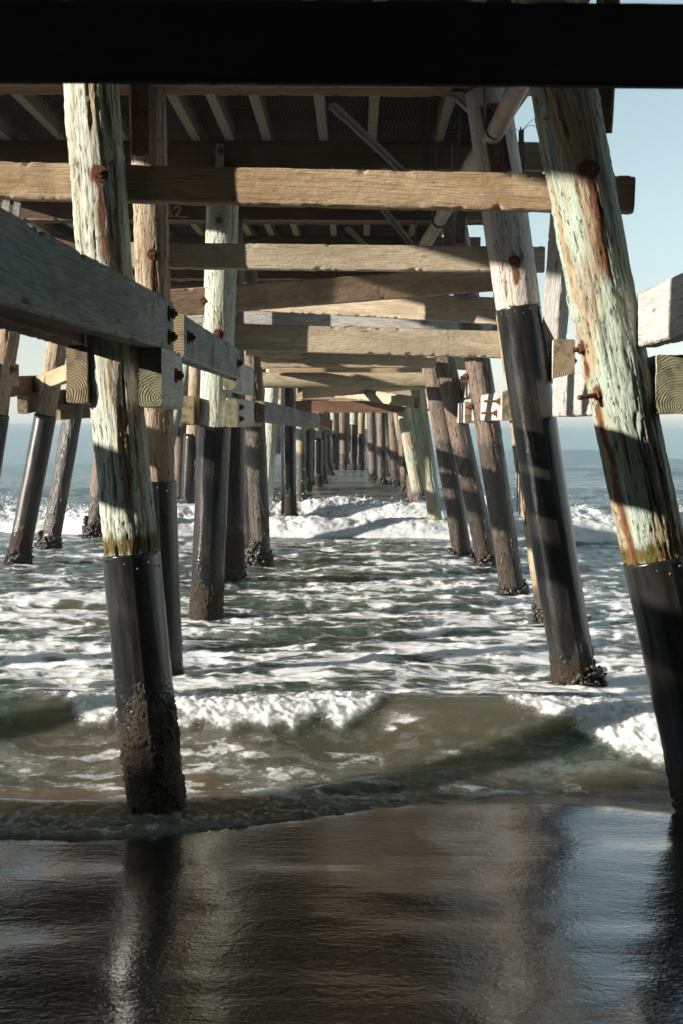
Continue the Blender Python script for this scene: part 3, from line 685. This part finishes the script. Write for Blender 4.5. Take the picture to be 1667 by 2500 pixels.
# ------------------------------------------------------------------ timbers
def timber(name, A, B, h, t, mat, label, near=0, up=Vector((0, 0, 1)), end=None, cat='beam', group=None, bolts=(), rough=1., round_=False, chamfer=0.):
    """a sawn timber from A to B (centre line); h along `up`, t across. bolts: (distance along, offset up, side, length)"""
    A, B = Vector(A), Vector(B); x = (B-A).normalized(); L = (B-A).length
    y = up.cross(x).normalized(); z = x.cross(y)
    M = Matrix((x, y, z)).transposed().to_4x4(); M.translation = A
    seed = int(abs(A.x*31+A.y*17+A.z*7+B.x*5)*10) % 90
    kh, kt = {2: (22, 10), 1: (10, 5), 0: (2, 2)}[near]
    dens = {2: .018, 1: .05, 0: .4}[near]
    nr = max(3, min(420, int(L/dens)))
    c = .010 if near else .006
    if round_:
        n = 28; th = np.linspace(0, 2*PI, n, endpoint=False); ring = np.stack([np.cos(th)*t/2, np.sin(th)*h/2], -1)
    else:
        ys = np.linspace(-t/2+c, t/2-c, kt); zs = np.linspace(-h/2+c, h/2-c, kh)
        ring = [(-t/2, q) for q in zs[::-1]]+[(q, -h/2) for q in ys]+[(t/2, q) for q in zs]+[(q, h/2) for q in ys[::-1]]
        ring = np.array(ring); n = len(ring)
    X = np.repeat(np.linspace(0, L, nr)[:, None], n, 1); Yv = np.repeat(ring[None, :, 0], nr, 0); Zv = np.repeat(ring[None, :, 1], nr, 0)
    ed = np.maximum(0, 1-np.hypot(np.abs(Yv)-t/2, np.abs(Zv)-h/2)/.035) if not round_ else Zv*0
    if near:
        n1 = fbm(X*1.3, Yv*5+seed, Zv*5, seed, 3)-.5; n2 = fbm(X*9, Yv*30+seed, Zv*30, seed+3, 3)-.5; n3 = fbm(X*14, seed, Zv*6, seed+5, 3)
        chip = ss(.60, .78, n3)*ed
        sc_ = 1+rough*(n1*.025); off = rough*(n2*.006)
        nrm = np.maximum(np.hypot(Yv/t*2, Zv/h*2), 1e-6)
        Yn = Yv*sc_+off*np.sign(Yv)*(np.abs(Yv) > t/2-.012)-np.sign(Yv)*chip*.014*rough
        Zn = Zv*(1+rough*n1*.015)+off*np.sign(Zv)*(np.abs(Zv) > h/2-.012)-np.sign(Zv)*chip*.018*rough
        Yv, Zv = Yn, Zn
        Zv = Zv+.003*np.sin(X*1.1+seed)
    if chamfer:
        # the upper corner of the far end is sawn off
        X = np.minimum(X, L-np.clip((Zv-(h/2-chamfer)), 0, None)*.9)
    rust = np.zeros_like(X)
    for (bx, bz, side, ln) in bolts:
        rust = np.maximum(rust, gs(np.hypot(X-bx, ring[None, :, 1]-bz), 0, .045)*(np.sign(Yv) == side))
        rust = np.maximum(rust, .7*gs(X, bx, .025)*ss(bz+.01, bz-.02, Zv)*ss(bz-.16, bz-.05, Zv)*(np.sign(Yv) == side))
    V = np.stack([X, Yv, Zv], -1).reshape(-1, 3)
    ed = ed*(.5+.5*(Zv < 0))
    P = [grid_faces(nr, n, True)[:, ::-1], np.arange(n)[None, :], (np.arange(n)[::-1]+(nr-1)*n)[None, :]]
    nf = (nr-1)*n
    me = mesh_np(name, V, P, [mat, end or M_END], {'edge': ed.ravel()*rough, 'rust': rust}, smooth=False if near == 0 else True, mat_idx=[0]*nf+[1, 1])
    if near: # flat end faces
        me.polygons[nf].use_smooth = False; me.polygons[nf+1].use_smooth = False
        try: me.set_sharp_from_angle(angle=R(40))
        except Exception: pass
    if bolts:
        e = tag(empty(name, M), label, cat, group); obj('timber', me, e)
        for (bx, bz, side, ln) in bolts:
            l = []; bolt_parts(l, Vector((bx, side*t/2, bz)), Vector((0, side, 0)), ln, 1.1); obj('bolt', l[0].mesh('bolt', M_RUST), e)
        return e
    o = obj(name, me, None, M); tag(o, label, cat, group); return o

# cross braces facing the beach (A,B given on the front face, pushed back by half their thickness)
def brace(a, b, Ya, Yb, h, t, mat, label, **k):
    A, B = D(*a, Ya), D(*b, Yb); A.y += t/2; B.y += t/2
    return timber('cross_brace', A, B, h, t, mat, label, **k)
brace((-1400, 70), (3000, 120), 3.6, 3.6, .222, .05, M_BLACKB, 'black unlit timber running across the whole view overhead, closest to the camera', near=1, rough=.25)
brace((-330, 404), (1457, 446), 7.36, 7.36, .206, .10, M_BEAM, 'topmost sunlit tan timber behind the stout mint pile, dark end in the sky', near=2, bolts=())
brace((240, 586), (1250, 594), 11.12, 11.12, .218, .10, M_BEAM2, 'pale tan timber crossing above the slanting plank with two bolts, half in pile shadow', near=2)
brace((330, 767), (1235, 794), 14.52, 14.52, .30, .12, M_BEAM2, 'wide grey tan timber with a long triangular shadow, crossing behind the smooth wrapped pile', near=2)
brace((300, 722), (1190, 742), 18.1, 18.1, .225, .12, M_WHITE, 'pale bleached timber just above the wide one with the triangular shadow', near=1)
brace((300, 702), (1200, 634), 13.98, 15.3, .295, .10, M_SLANT, 'tan timber slanting away with two bolt heads, rising across below the upper crossing planks', near=2,
      bolts=[(.80, -.01, -1, .06), (.96, .01, -1, .10)])
brace((1232, 718), (560, 684), 14.95, 16.4, .31, .10, M_BEAM2, 'timber slanting the opposite way behind the bolted slanting one, mostly in its shadow', near=2)
o = brace((560, 872), (985, 873), 21.8, 21.8, .265, .24, M_BEAM2, 'round log brace with faint bands, crossing over the lower rows of piles', near=1, round_=True)
brace((655, 934), (925, 935), 28.2, 28.2, .26, .14, M_REDB, 'brown square timber crossing below the round log brace', near=1)
brace((600, 828), (1000, 830), 18.9, 18.9, .20, .12, M_BEAM2, 'light tan timber just above the round log brace', near=1)
brace((620, 851), (965, 853), 24.5, 24.5, .20, .12, M_BEAM, 'thin tan timber squeezed between two planks over the round log', near=1)
# plan braces zig-zagging away
ZG = 'slanting tan braces converging far under the pier'
for k, (xa, ya, xb, yb, Ya, Yb, lb) in enumerate([
    (560, 800, 1090, 838, 18.2, 21.6, 'flat tan brace running from the dark gap down to the red barked pile'),
    (1060, 800, 600, 834, 18.2, 21.7, 'flat tan brace with shaded underside leaning the other way above the log'),
    (690, 903, 985, 880, 22.0, 25.2, 'sunlit slanting plank seen below the round log, rising seaward'),
    (955, 925, 720, 888, 22.0, 25.4, 'second sunlit slanting plank crossing the first below the round log'),
    (905, 915, 750, 900, 25.5, 29.0, 'short pale slanting plank in the fan above the square timber')]):
    timber('plan_brace', D(xa, ya, Ya), D(xb, yb, Yb), .2, .1, [M_BEAM, M_BEAM2][k % 2], lb, near=1)
for k, Y in enumerate(FARB):
    if k > 15: break
    timber('plan_brace', (1.3, Y+.2, 3.25), (-1.5, Y+3.4, 3.45), .22, .1, M_BEAM, 'small tan slanting brace in the far rows', group=ZG)
    timber('plan_brace', (-1.5, Y+.2, 3.2), (1.3, Y+3.3, 3.5), .22, .1, M_BEAM2, 'small tan slanting brace in the far rows', group=ZG)
    timber('cross_brace', (-2.0, Y+.22, 2.95), (2.0, Y+.22, 2.95), .28, .12, M_BROWN if k % 2 else M_BEAM, 'far crossing timber in the dim rows', group='far crossing timbers under the pier')
    timber('waler', (1.75, Y-.2, 2.75), (1.75, Y+BAY-.3, 2.75), .3, .12, M_WHITE, 'far pale waler bolted along the seaward rows', group='far walers along the outer rows')
    timber('waler', (-4.75, Y-.2, 2.8), (-4.75, Y+BAY-.3, 2.8), .3, .12, M_BROWN, 'far dark waler along the outer leaning row', group='far dark walers along the leaning row')

# caps (z 4.98..5.30), one on every bent
CAPS = [(7.3, 'cap beam of the nearest bent, hidden behind the black timber'), (10.95, 'dark cap beam with a splintered reddish lower edge, right behind the black timber'),
        (14.45, 'brown cap beam under the netted stringers, square end against the sky'), (18.0, 'dark brown cap beam with chalk number 12'),
        (21.6, 'dark cap beam below the chalk marked one, sunlit only at its outer end'), (25.2, 'dim cap beam in the sixth bent')]
for k, (Y, lb) in enumerate(CAPS):
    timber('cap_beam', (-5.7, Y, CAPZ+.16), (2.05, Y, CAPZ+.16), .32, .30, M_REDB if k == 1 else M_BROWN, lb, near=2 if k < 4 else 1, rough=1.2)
for k, Y in enumerate(FARB):
    timber('cap_beam', (-5.7, Y, CAPZ+.16), (2.05, Y, CAPZ+.16), .32, .30, M_BROWN, 'far cap beam in the dim rows', group='far cap beams')
timber('cap_beam', (-5.7, 3.7, CAPZ+.16), (2.05, 3.7, CAPZ+.16), .32, .30, M_BROWN, 'cap beam above the camera')
timber('cap_beam', (-5.7, 0.1, CAPZ+.16), (2.05, 0.1, CAPZ+.16), .32, .30, M_BROWN, 'cap beam behind the camera')

# stringers and deck
sx = [-5.1, -4.5, -3.85, -3.24, -2.55, -1.76, -1.39, -.98, -.36, .16, .89, 1.36]
for i, x in enumerate(sx):
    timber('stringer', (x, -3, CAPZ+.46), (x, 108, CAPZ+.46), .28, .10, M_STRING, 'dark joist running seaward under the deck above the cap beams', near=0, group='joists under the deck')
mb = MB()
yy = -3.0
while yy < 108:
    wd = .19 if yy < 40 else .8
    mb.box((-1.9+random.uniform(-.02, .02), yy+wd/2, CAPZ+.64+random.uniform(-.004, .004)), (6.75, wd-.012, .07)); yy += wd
yy = -3.0  # unseen wide platform, added to block sky light from the right
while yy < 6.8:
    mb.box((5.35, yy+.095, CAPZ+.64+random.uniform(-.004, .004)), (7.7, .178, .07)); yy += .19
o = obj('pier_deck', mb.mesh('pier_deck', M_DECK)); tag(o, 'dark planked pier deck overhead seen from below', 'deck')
# netting hung below the joists: fine wavy strands
def netting(Y0, Y1, name_label):
    mb = MB(); x = -4.9
    ns = 26
    while x < 1.3:
        pts = []
        ph = 3*float(vn(x*1.1, Y0, 0, 3))
        for i in range(ns):
            u = i/(ns-1); y = Y0+(Y1-Y0)*u
            sag = .035+.05*math.sin(PI*u)+.025*math.sin(x*5+ph+u*9)
            pts.append((x+.012*math.sin(u*38+x*4)+.02*math.sin(u*9+x*2), y, CAPZ+.32-sag+.02))
        mb.tube(pts, .0022, 3, False); x += .040
    for j in range(24):
        y = Y0+(Y1-Y0)*(j+.5)/24
        mb.tube([(xx, y, CAPZ+.30-.035-.05*math.sin(PI*(j+.5)/24)-.025*math.sin(xx*5+(j+.5)/24*9)) for xx in np.linspace(-4.9, 1.3, 60)], .0012, 3, False)
    o = obj('bird_netting', mb.mesh('bird_netting', M_NET, True)); tag(o, name_label, 'netting')
netting(11.15, 14.25, 'fine wavy netting stretched under the joists behind the reddish edged cap beam')
netting(14.65, 17.8, 'fine netting under the joists behind the brown square ended cap beam')

# ------------------------------------------------------------------ walers along the pier
def waler(x, Y0, Y1, z0, z1, t, mat, label, side=0, near=2, end=None, **k):
    return timber('waler', (x, Y0, (z0+z1)/2), (x, Y1, (z0+z1)/2), z1-z0, t, mat, label, near=near, end=end, **k)
timber('waler', (-1.11, 2.2, 2.668), (-1.11, 7.45, 2.757), .285, .12, M_GREY, 'big blue grey timber running from the near edge to the stout mint pile', near=2, rough=1.0,
      bolts=[(5.05, .06, -1, .05), (5.05, -.07, -1, .05)])
waler(-1.56, 2.2, 7.12, 2.62, 2.88, .13, M_BROWN, 'dark brown timber parallel to the big blue grey one beyond the mint pile')
waler(-1.53, 7.06, 10.9, 2.31, 2.62, .115, M_TAN if False else M_BEAM, 'square timber with ringed end grain and red stain beside the mint pile', end=M_END)
waler(-1.125, 7.06, 7.96, 2.29, 2.63, .125, M_WHITE, 'short mossy ended splice block with chamfered tip against the mint pile', end=M_ENDG, chamfer=.12, bolts=[(.55, .02, -1, .05)])
waler(-1.11, 7.9, 11.75, 2.60, 2.87, .12, M_GREY, 'blue white flaking timber from behind the mint pile to the smooth wrapped pile', bolts=[(.18, .0, -1, .05), (3.6, 0, -1, .05)])
waler(-1.13, 11.6, 13.6, 2.50, 2.78, .12, M_WHITE, 'next pale timber in line with a mossy end and rounded tip', end=M_ENDG, chamfer=.12)
waler(-1.35, 14.06, 17.9, 2.16, 2.48, .125, M_WHITE, 'mossy square ended timber clamped against the smooth wrapped pile', end=M_ENDG, bolts=[(.3, .06, -1, .05), (.3, -.07, -1, .05)])
waler(-1.83, 14.06, 17.9, 2.18, 2.50, .13, M_TAN if False else M_BEAM, 'twin square ended timber on the outer side of the smooth wrapped pile', end=M_END)
timber('waler', D(598, 945, 16.5), D(728, 968, 24.0), .27, .12, M_GREY, 'long dark blue grey timber receding between the rough wet pile and the slim wrapped pile', near=1)
timber('waler', D(725, 962, 24.0), D(758, 978, 27.5), .25, .12, M_BROWN, 'short brown plank end sticking out past the receding timber', near=1)
# outer (leaning) row
timber('waler', D(-60, 893, 17.2), D(92, 884, 21.0), .30, .14, M_BROWN, 'dark waler reaching in from the edge to the long shiny wrapped pile', near=1)
timber('waler', D(52, 930, 19.4), D(150, 912, 23.0), .27, .15, M_BROWN, 'brown timber with a stubby square end beside the long shiny wrapped pile', near=1)
timber('waler', D(84, 885, 20.5), D(198, 842, 17.8), .24, .12, M_BEAM, 'sunlit tan timber slanting behind the long shiny wrapped pile', near=1)
timber('waler', D(132, 946, 21.8), D(330, 938, 26.0), .27, .12, M_BROWN, 'brown timber behind the bare brown leaning pile', near=1)
timber('waler', D(385, 985, 36.5), D(450, 998, 38.5), .27, .14, M_BROWN, 'far dark timber joining the distant reddish pile', near=0)
for k, Y in enumerate([0, 3.6, 7.2, 10.8, 14.4]):
    timber('waler', (-4.75, Y, 2.85), (-4.75, Y+3.5, 2.85), .30, .13, M_BROWN, 'dark waler of the outer row beyond the picture edge', near=0, group='walers of the outer row outside the picture')
    A = Vector((-5.5, Y, 0)); B = Vector((-4.5, Y, CAPZ))
    if Y < 14: far_pile(-5.45, -4.5, Y, .155, M_TAN, 0, False)
# the bent that carries the black timber stands just outside the picture on both sides
for x0, xt in ((-2.75, -2.45), (2.65, 2.35)):
    A = Vector((x0, 3.83, 0)); B = Vector((xt, 3.83, CAPZ)); ax = (B-A).normalized()
    t = tag(empty('timber_pile', frame(ax, A-ax*.5/ax.z)), 'bare pile carrying the end of the black overhead timber', 'pile', 'piles carrying the black overhead timber')
    obj('shaft', pile_shaft('shaft', .155, (CAPZ+.5)/ax.z, 1, M_TAN, 17, [], None, 0, 0, None), t)
# right side
waler(1.60, 7.09, 2.6, 2.63, 2.93, .12, M_WHITE, 'whitewashed timber running out of view beside the leaning torn pile')
waler(1.745, 7.06, 10.75, 2.27, 2.59, .20, M_WHITE, 'white sunlit timber linking the leaning torn pile to the black wrapped one', end=M_ENDG, bolts=[(.25, .08, -1, .04)])
waler(1.73, 10.72, 14.2, 2.58, 2.91, .18, M_WHITE, 'square ended timber with curved rings beside the glossy black wrap', end=M_END, bolts=[(.2, .0, -1, .05)])
waler(1.70, 14.3, 18.0, 2.25, 2.58, .14, M_WHITE, 'white timber glimpsed between the slim mottled pile and the glossy wrap', bolts=[(.2, .05, 1, .18), (.5, -.08, 1, .18)])
waler(1.72, 17.9, 21.6, 2.60, 2.93, .14, M_WHITE, 'upper pale timber block behind the slim mottled pile', bolts=[(.2, .05, 1, .18)])
waler(1.62, 18.2, 21.8, 2.22, 2.52, .14, M_WHITE, 'white timber block beside the reddish glistening pile')
waler(1.62, 21.6, 28.5, 2.50, 2.80, .14, M_WHITE, 'pale timber behind the dark leaning piles')
timber('strut', D(1270, 790, 10.95), D(1306, 330, 9.95), .17, .16, M_WHITE, 'steep grey and white strut between the two big leaning piles', near=2, up=Vector((.75, 1, .3)))
timber('strut', D(1378, 300, 8.6), D(1400, -80, 8.2), .2, .12, M_BROWN, 'bit of brown strut showing beside the top of the torn leaning pile', near=1, up=Vector((0, 1, .3)))

# ------------------------------------------------------------------ straps, posts, pipe, rods
def strap(dx0, dy0, dx1, dy1, Y, wd, mat, label, nb, name='steel_strap', t=.012, depth=0):
    A, B = D(dx0, dy0, Y), D(dx1, dy1, Y); ax = (A-B); L = ax.length
    M = frame(ax, B); e = tag(empty(name, M), label, 'strap' if t < .03 else 'post')
    m = MB()
    # plate with chamfered corners
    c = wd*.18
    prof = [(-wd/2+c, 0), (wd/2-c, 0), (wd/2, c), (wd/2, L-c), (wd/2-c, L), (-wd/2+c, L), (-wd/2, L-c), (-wd/2, c)]
    V = [(x, -t/2, z) for x, z in prof]+[(x, t/2, z) for x, z in prof]
    m.add(V, [np.arange(8)[None, :], (np.arange(8)[::-1]+8)[None, :], np.array([[i, i+8, (i+1) % 8+8, (i+1) % 8] for i in range(8)])])
    if t > .03:
        for s in (-1, 1): m.box((s*(wd/2+.006), -t*.15, L/2), (.012, t*1.5, L*.98))
    obj('plate' if t < .03 else 'channel', m.mesh('plate', mat), e)
    for i in range(nb):
        l = []; bolt_parts(l, Vector((wd*.08, -t/2, L*(.09+.82*i/max(1, nb-1)))), Vector((0, -1, 0)), .05, .9); obj('bolt', l[0].mesh('bolt', M_RUST if t > .03 else M_STEEL), e)
strap(324, 170, 325, 360, 10.74, .125, M_IRONB, 'rust brown bolted upright plate on the splintered pile top', 3, 'pile_plate', .05)
strap(506, 330, 503, 524, 14.10, .088, M_GALV, 'galvanised strap bolted to the head of the smooth wrapped green pile', 4)
strap(47, 420, 30, 560, 17.3, .10, M_GALV, 'bright galvanised strap with one bolt on the shaded outer cap', 2)
strap(18, 440, -2, 600, 17.2, .10, M_GALV, 'galvanised strap cut by the picture edge', 2)
strap(1122, 240, 1150, 400, 10.66, .14, M_IRONB, 'weathered bolted plate on the head of the bleached pile', 2, 'pile_plate', .05)
strap(545, 545, 541, 592, 17.8, .07, M_GALV, 'small pale bracket hanging behind the green pile head', 1)
strap(1060, 455, 1054, 560, 14.15, .10, M_STEEL, 'dark hanging hanger strap near the pipe', 2)

def pipe():
    A = D(1187, 175, 8.6); A = Vector((1.10, 8.2, 4.62)); B = Vector((.98, 30, 4.62))
    P0 = D(1180, 222, 9.4); P1 = D(975, 560, 17.2)
    d = (P1-P0).normalized(); A = P0-d*2.2; B = P1+d*12
    M = frame(B-A, A, Vector((1, 0, 0))); L = (B-A).length; e = tag(empty('drain_pipe', M), 'pale stained pipe slung under the deck with black bands', 'pipe')
    r = .074; m = MB(); pts = [(0.012*math.sin(i*.9), .01*math.cos(i*.7), L*i/60) for i in range(61)]; m.tube(pts, r, 32)
    obj('tube', m.mesh('tube', M_PIPE, True), e)
    for zz in (2.75, 2.82): pass
    for i, zz in enumerate([3.2, 5.75, 8.0, 10.6, 13.2, 16]):
        b = MB(); b.tube([(0, 0, zz), (0, 0, zz+.035)], r+.012, 28); obj('band', b.mesh('band', M_STEEL, True), e)
        h = MB(); h.box((-.02, 0, zz+.017), (.012, .012, .9)) if False else h.tube([(-r-.01, 0, zz+.017), (-r-.015, -.40, zz+.017)], .008, 6); obj('hanger_rod', h.mesh('hanger', M_STEEL), e)
    c = MB(); c.tube([(r+.02+.01*math.sin(i), -.03, L*i/30) for i in range(31)], .018, 10); obj('conduit', c.mesh('conduit', M_GALV, True), e)
pipe()
def rod(a, Ya, b, Yb, label, wd=.045):
    A, B = D(*a, Ya), D(*b, Yb); x = (B-A).normalized(); L = (B-A).length
    M = frame(x, A); m = MB(); m.box((0, 0, L/2), (wd, .006, L)); m.box((-wd/2, .02, L/2), (.006, .045, L))
    o = obj('steel_angle', m.mesh('steel_angle', M_GALV if False else M_STEEL), None, M); tag(o, label, 'brace')
rod((762, 236), 10.9, (960, 424), 14.2, 'thin steel angle slanting down in front of the netted joists', .06)
rod((850, 440), 14.7, (955, 572), 17.8, 'thin steel angle continuing below the sunlit crossing timber', .06)
rod((795, 520), 18.3, (850, 572), 20.8, 'short length of thin steel angle deep under the chalk marked cap', .06)
rod((1045, 210), 10.8, (1085, 248), 11.6, 'stub of pale steel angle beside the pipe top', .1)
def wire(pts, r, label, name='hanging_wire', mat=None):
    m = MB(); m.tube(pts, r, 5); o = obj(name, m.mesh(name, mat or M_STEEL, True)); tag(o, label, 'wire')
wire([D(1003, 205, 11.3), D(1000, 400, 11.3)], .006, 'thin straight wire hanging from the joists by the perforated strap')
wire([D(1058, 205, 11.5), D(1048, 400, 11.5)], .006, 'thin wire hanging close to the pipe')
wire([D(136, 225, 11.3), D(136, 312, 11.3)], .006, 'rusty short wire hanging over the shaded cap', mat=M_RUST)
wire([D(1026, 640, 12), D(1027, 760, 12), D(1030, 900, 12.1), D(1022, 1000, 12.1)], .0016, 'single fishing line hanging before the red barked piles', 'fishing_line', M_GALV)
def perforated():
    m = MB(); A = D(966, 205, 11.35); B = D(978, 400, 11.35); L = (A-B).length
    M = frame(A-B, B)
    for s in (-1, 1): m.box((s*.021, 0, L/2), (.012, .004, L))
    n = int(L/.035)
    for i in range(n): m.box((0, 0, .01+i*.035), (.032, .004, .014))
    o = obj('perforated_strap', m.mesh('perforated_strap', M_STEEL), None, M); tag(o, 'dark perforated metal strap hanging from the joists', 'strap')
perforated()
# chalk number on the fourth cap beam
def chalk():
    m = MB(); Y = 17.835
    def st(p): m.tube([D(a, b, Y) for a, b in p], .006, 5)
    st([(388, 474), (392, 472), (394, 484), (396, 498), (392, 499), (389, 486), (388, 474)])
    st([(400, 478), (405, 473), (413, 472), (417, 477), (415, 485), (408, 493), (400, 499), (409, 496), (418, 498), (425, 499), (433, 495)])
    st([(402, 480), (407, 476), (413, 476), (414, 480), (411, 486), (404, 494)])
    o = obj('chalk_number', m.mesh('chalk_number', M_CHALK, True)); tag(o, 'chalk number 12 scrawled on the dark cap beam', 'marking')
chalk()
def tuft():
    m = MB(); Y = 14.3; B = D(1197, 326, Y)
    m.tube([D(1198, 328, Y), D(1197, 312, Y), D(1196, 302, Y)], [.022, .018, .03], 8)
    for k, (a, b, c, d) in enumerate([(1186, 300, 1180, 306), (1205, 296, 1212, 300), (1192, 292, 1188, 288)]):
        m.tube([D(1196, 303, Y), D((1196+a)/2, b, Y), D(a, c-5, Y)], .008, 5)
    for a in ([(1198, 300), (1206, 290), (1216, 279), (1229, 272)], [(1198, 300), (1212, 288), (1226, 289), (1235, 295)], [(1196, 301), (1184, 297), (1176, 293)], [(1196, 304), (1190, 314), (1192, 320)]):
        m.tube([D(x, y, Y) for x, y in a], .003, 4)
    o = obj('frayed_rope_stub', m.mesh('frayed_rope_stub', M_STEEL, True)); tag(o, 'frayed knot with stray strands on top of the cap beam end', 'rope')
tuft()

# ------------------------------------------------------------------ shore side: unseen blockers, added to cut sun and sky light
def light_blocker():
    m = MB()
    def wall(x0, x1, top, y_of, th):
        V = []
        for x in (x0, x1):
            for y in (y_of(x), y_of(x)-th):
                for z in (-.5, top): V.append((x, y, z))
        m.add(V, np.array([[0, 1, 3, 2], [4, 6, 7, 5], [0, 4, 5, 1], [2, 3, 7, 6], [0, 2, 6, 4], [1, 5, 7, 3]]))
    wall(-60, -7.5, 6.0, lambda x: 1.95+.16*x, 1.5)  # added wall, its top edge placed to keep sun off the sand
    wall(-7.5, 14, 5.5, lambda x: -3.2, 1.0)  # added wall behind the camera, darkens the near timbers
    bl = []
    nx, ny = 40, 14
    xs = np.linspace(2.5, 90, nx); vs_ = np.linspace(0, 1, ny)
    Xb, Vb = np.meshgrid(xs, vs_)
    Zb = 11*np.sin(Vb*PI/2)+1.5*(fbm(Xb*.2, Vb*4, 0, 501, 3)-.5); Yb = -4.2-Vb*9+3*(fbm(Xb*.12, Vb*2, 0, 503, 3)-.5)-(Xb-2.5)*.05
    b = obj('sky_blocker', mesh_np('sky_blocker', np.stack([Xb, Yb, Zb-.3], -1).reshape(-1, 3), grid_faces(ny, nx), M_SKY_BLOCKER)); tag(b, kind='structure')  # unseen slope added to block sky light from behind the camera
    o = obj('light_blocker', m.mesh('light_blocker', M_CONC)); tag(o, kind='structure')
light_blocker()

def haze():
    m = bpy.data.materials.new('sea haze'); m.use_nodes = True; n = m.node_tree.nodes; n.remove(n['Principled BSDF'])
    v = n.new('ShaderNodeVolumePrincipled'); v.inputs['Color'].default_value = (.86, .94, .97, 1); v.inputs['Density'].default_value = .0006; v.inputs['Anisotropy'].default_value = .2
    m.node_tree.links.new(v.outputs[0], n['Material Output'].inputs['Volume'])
    b = MB(); b.box((0, 4500, 5), (19000, 10500, 16)); o = obj('haze', b.mesh('haze', m)); tag(o, 'thin sea haze over the water', 'haze', kind='stuff')
haze()
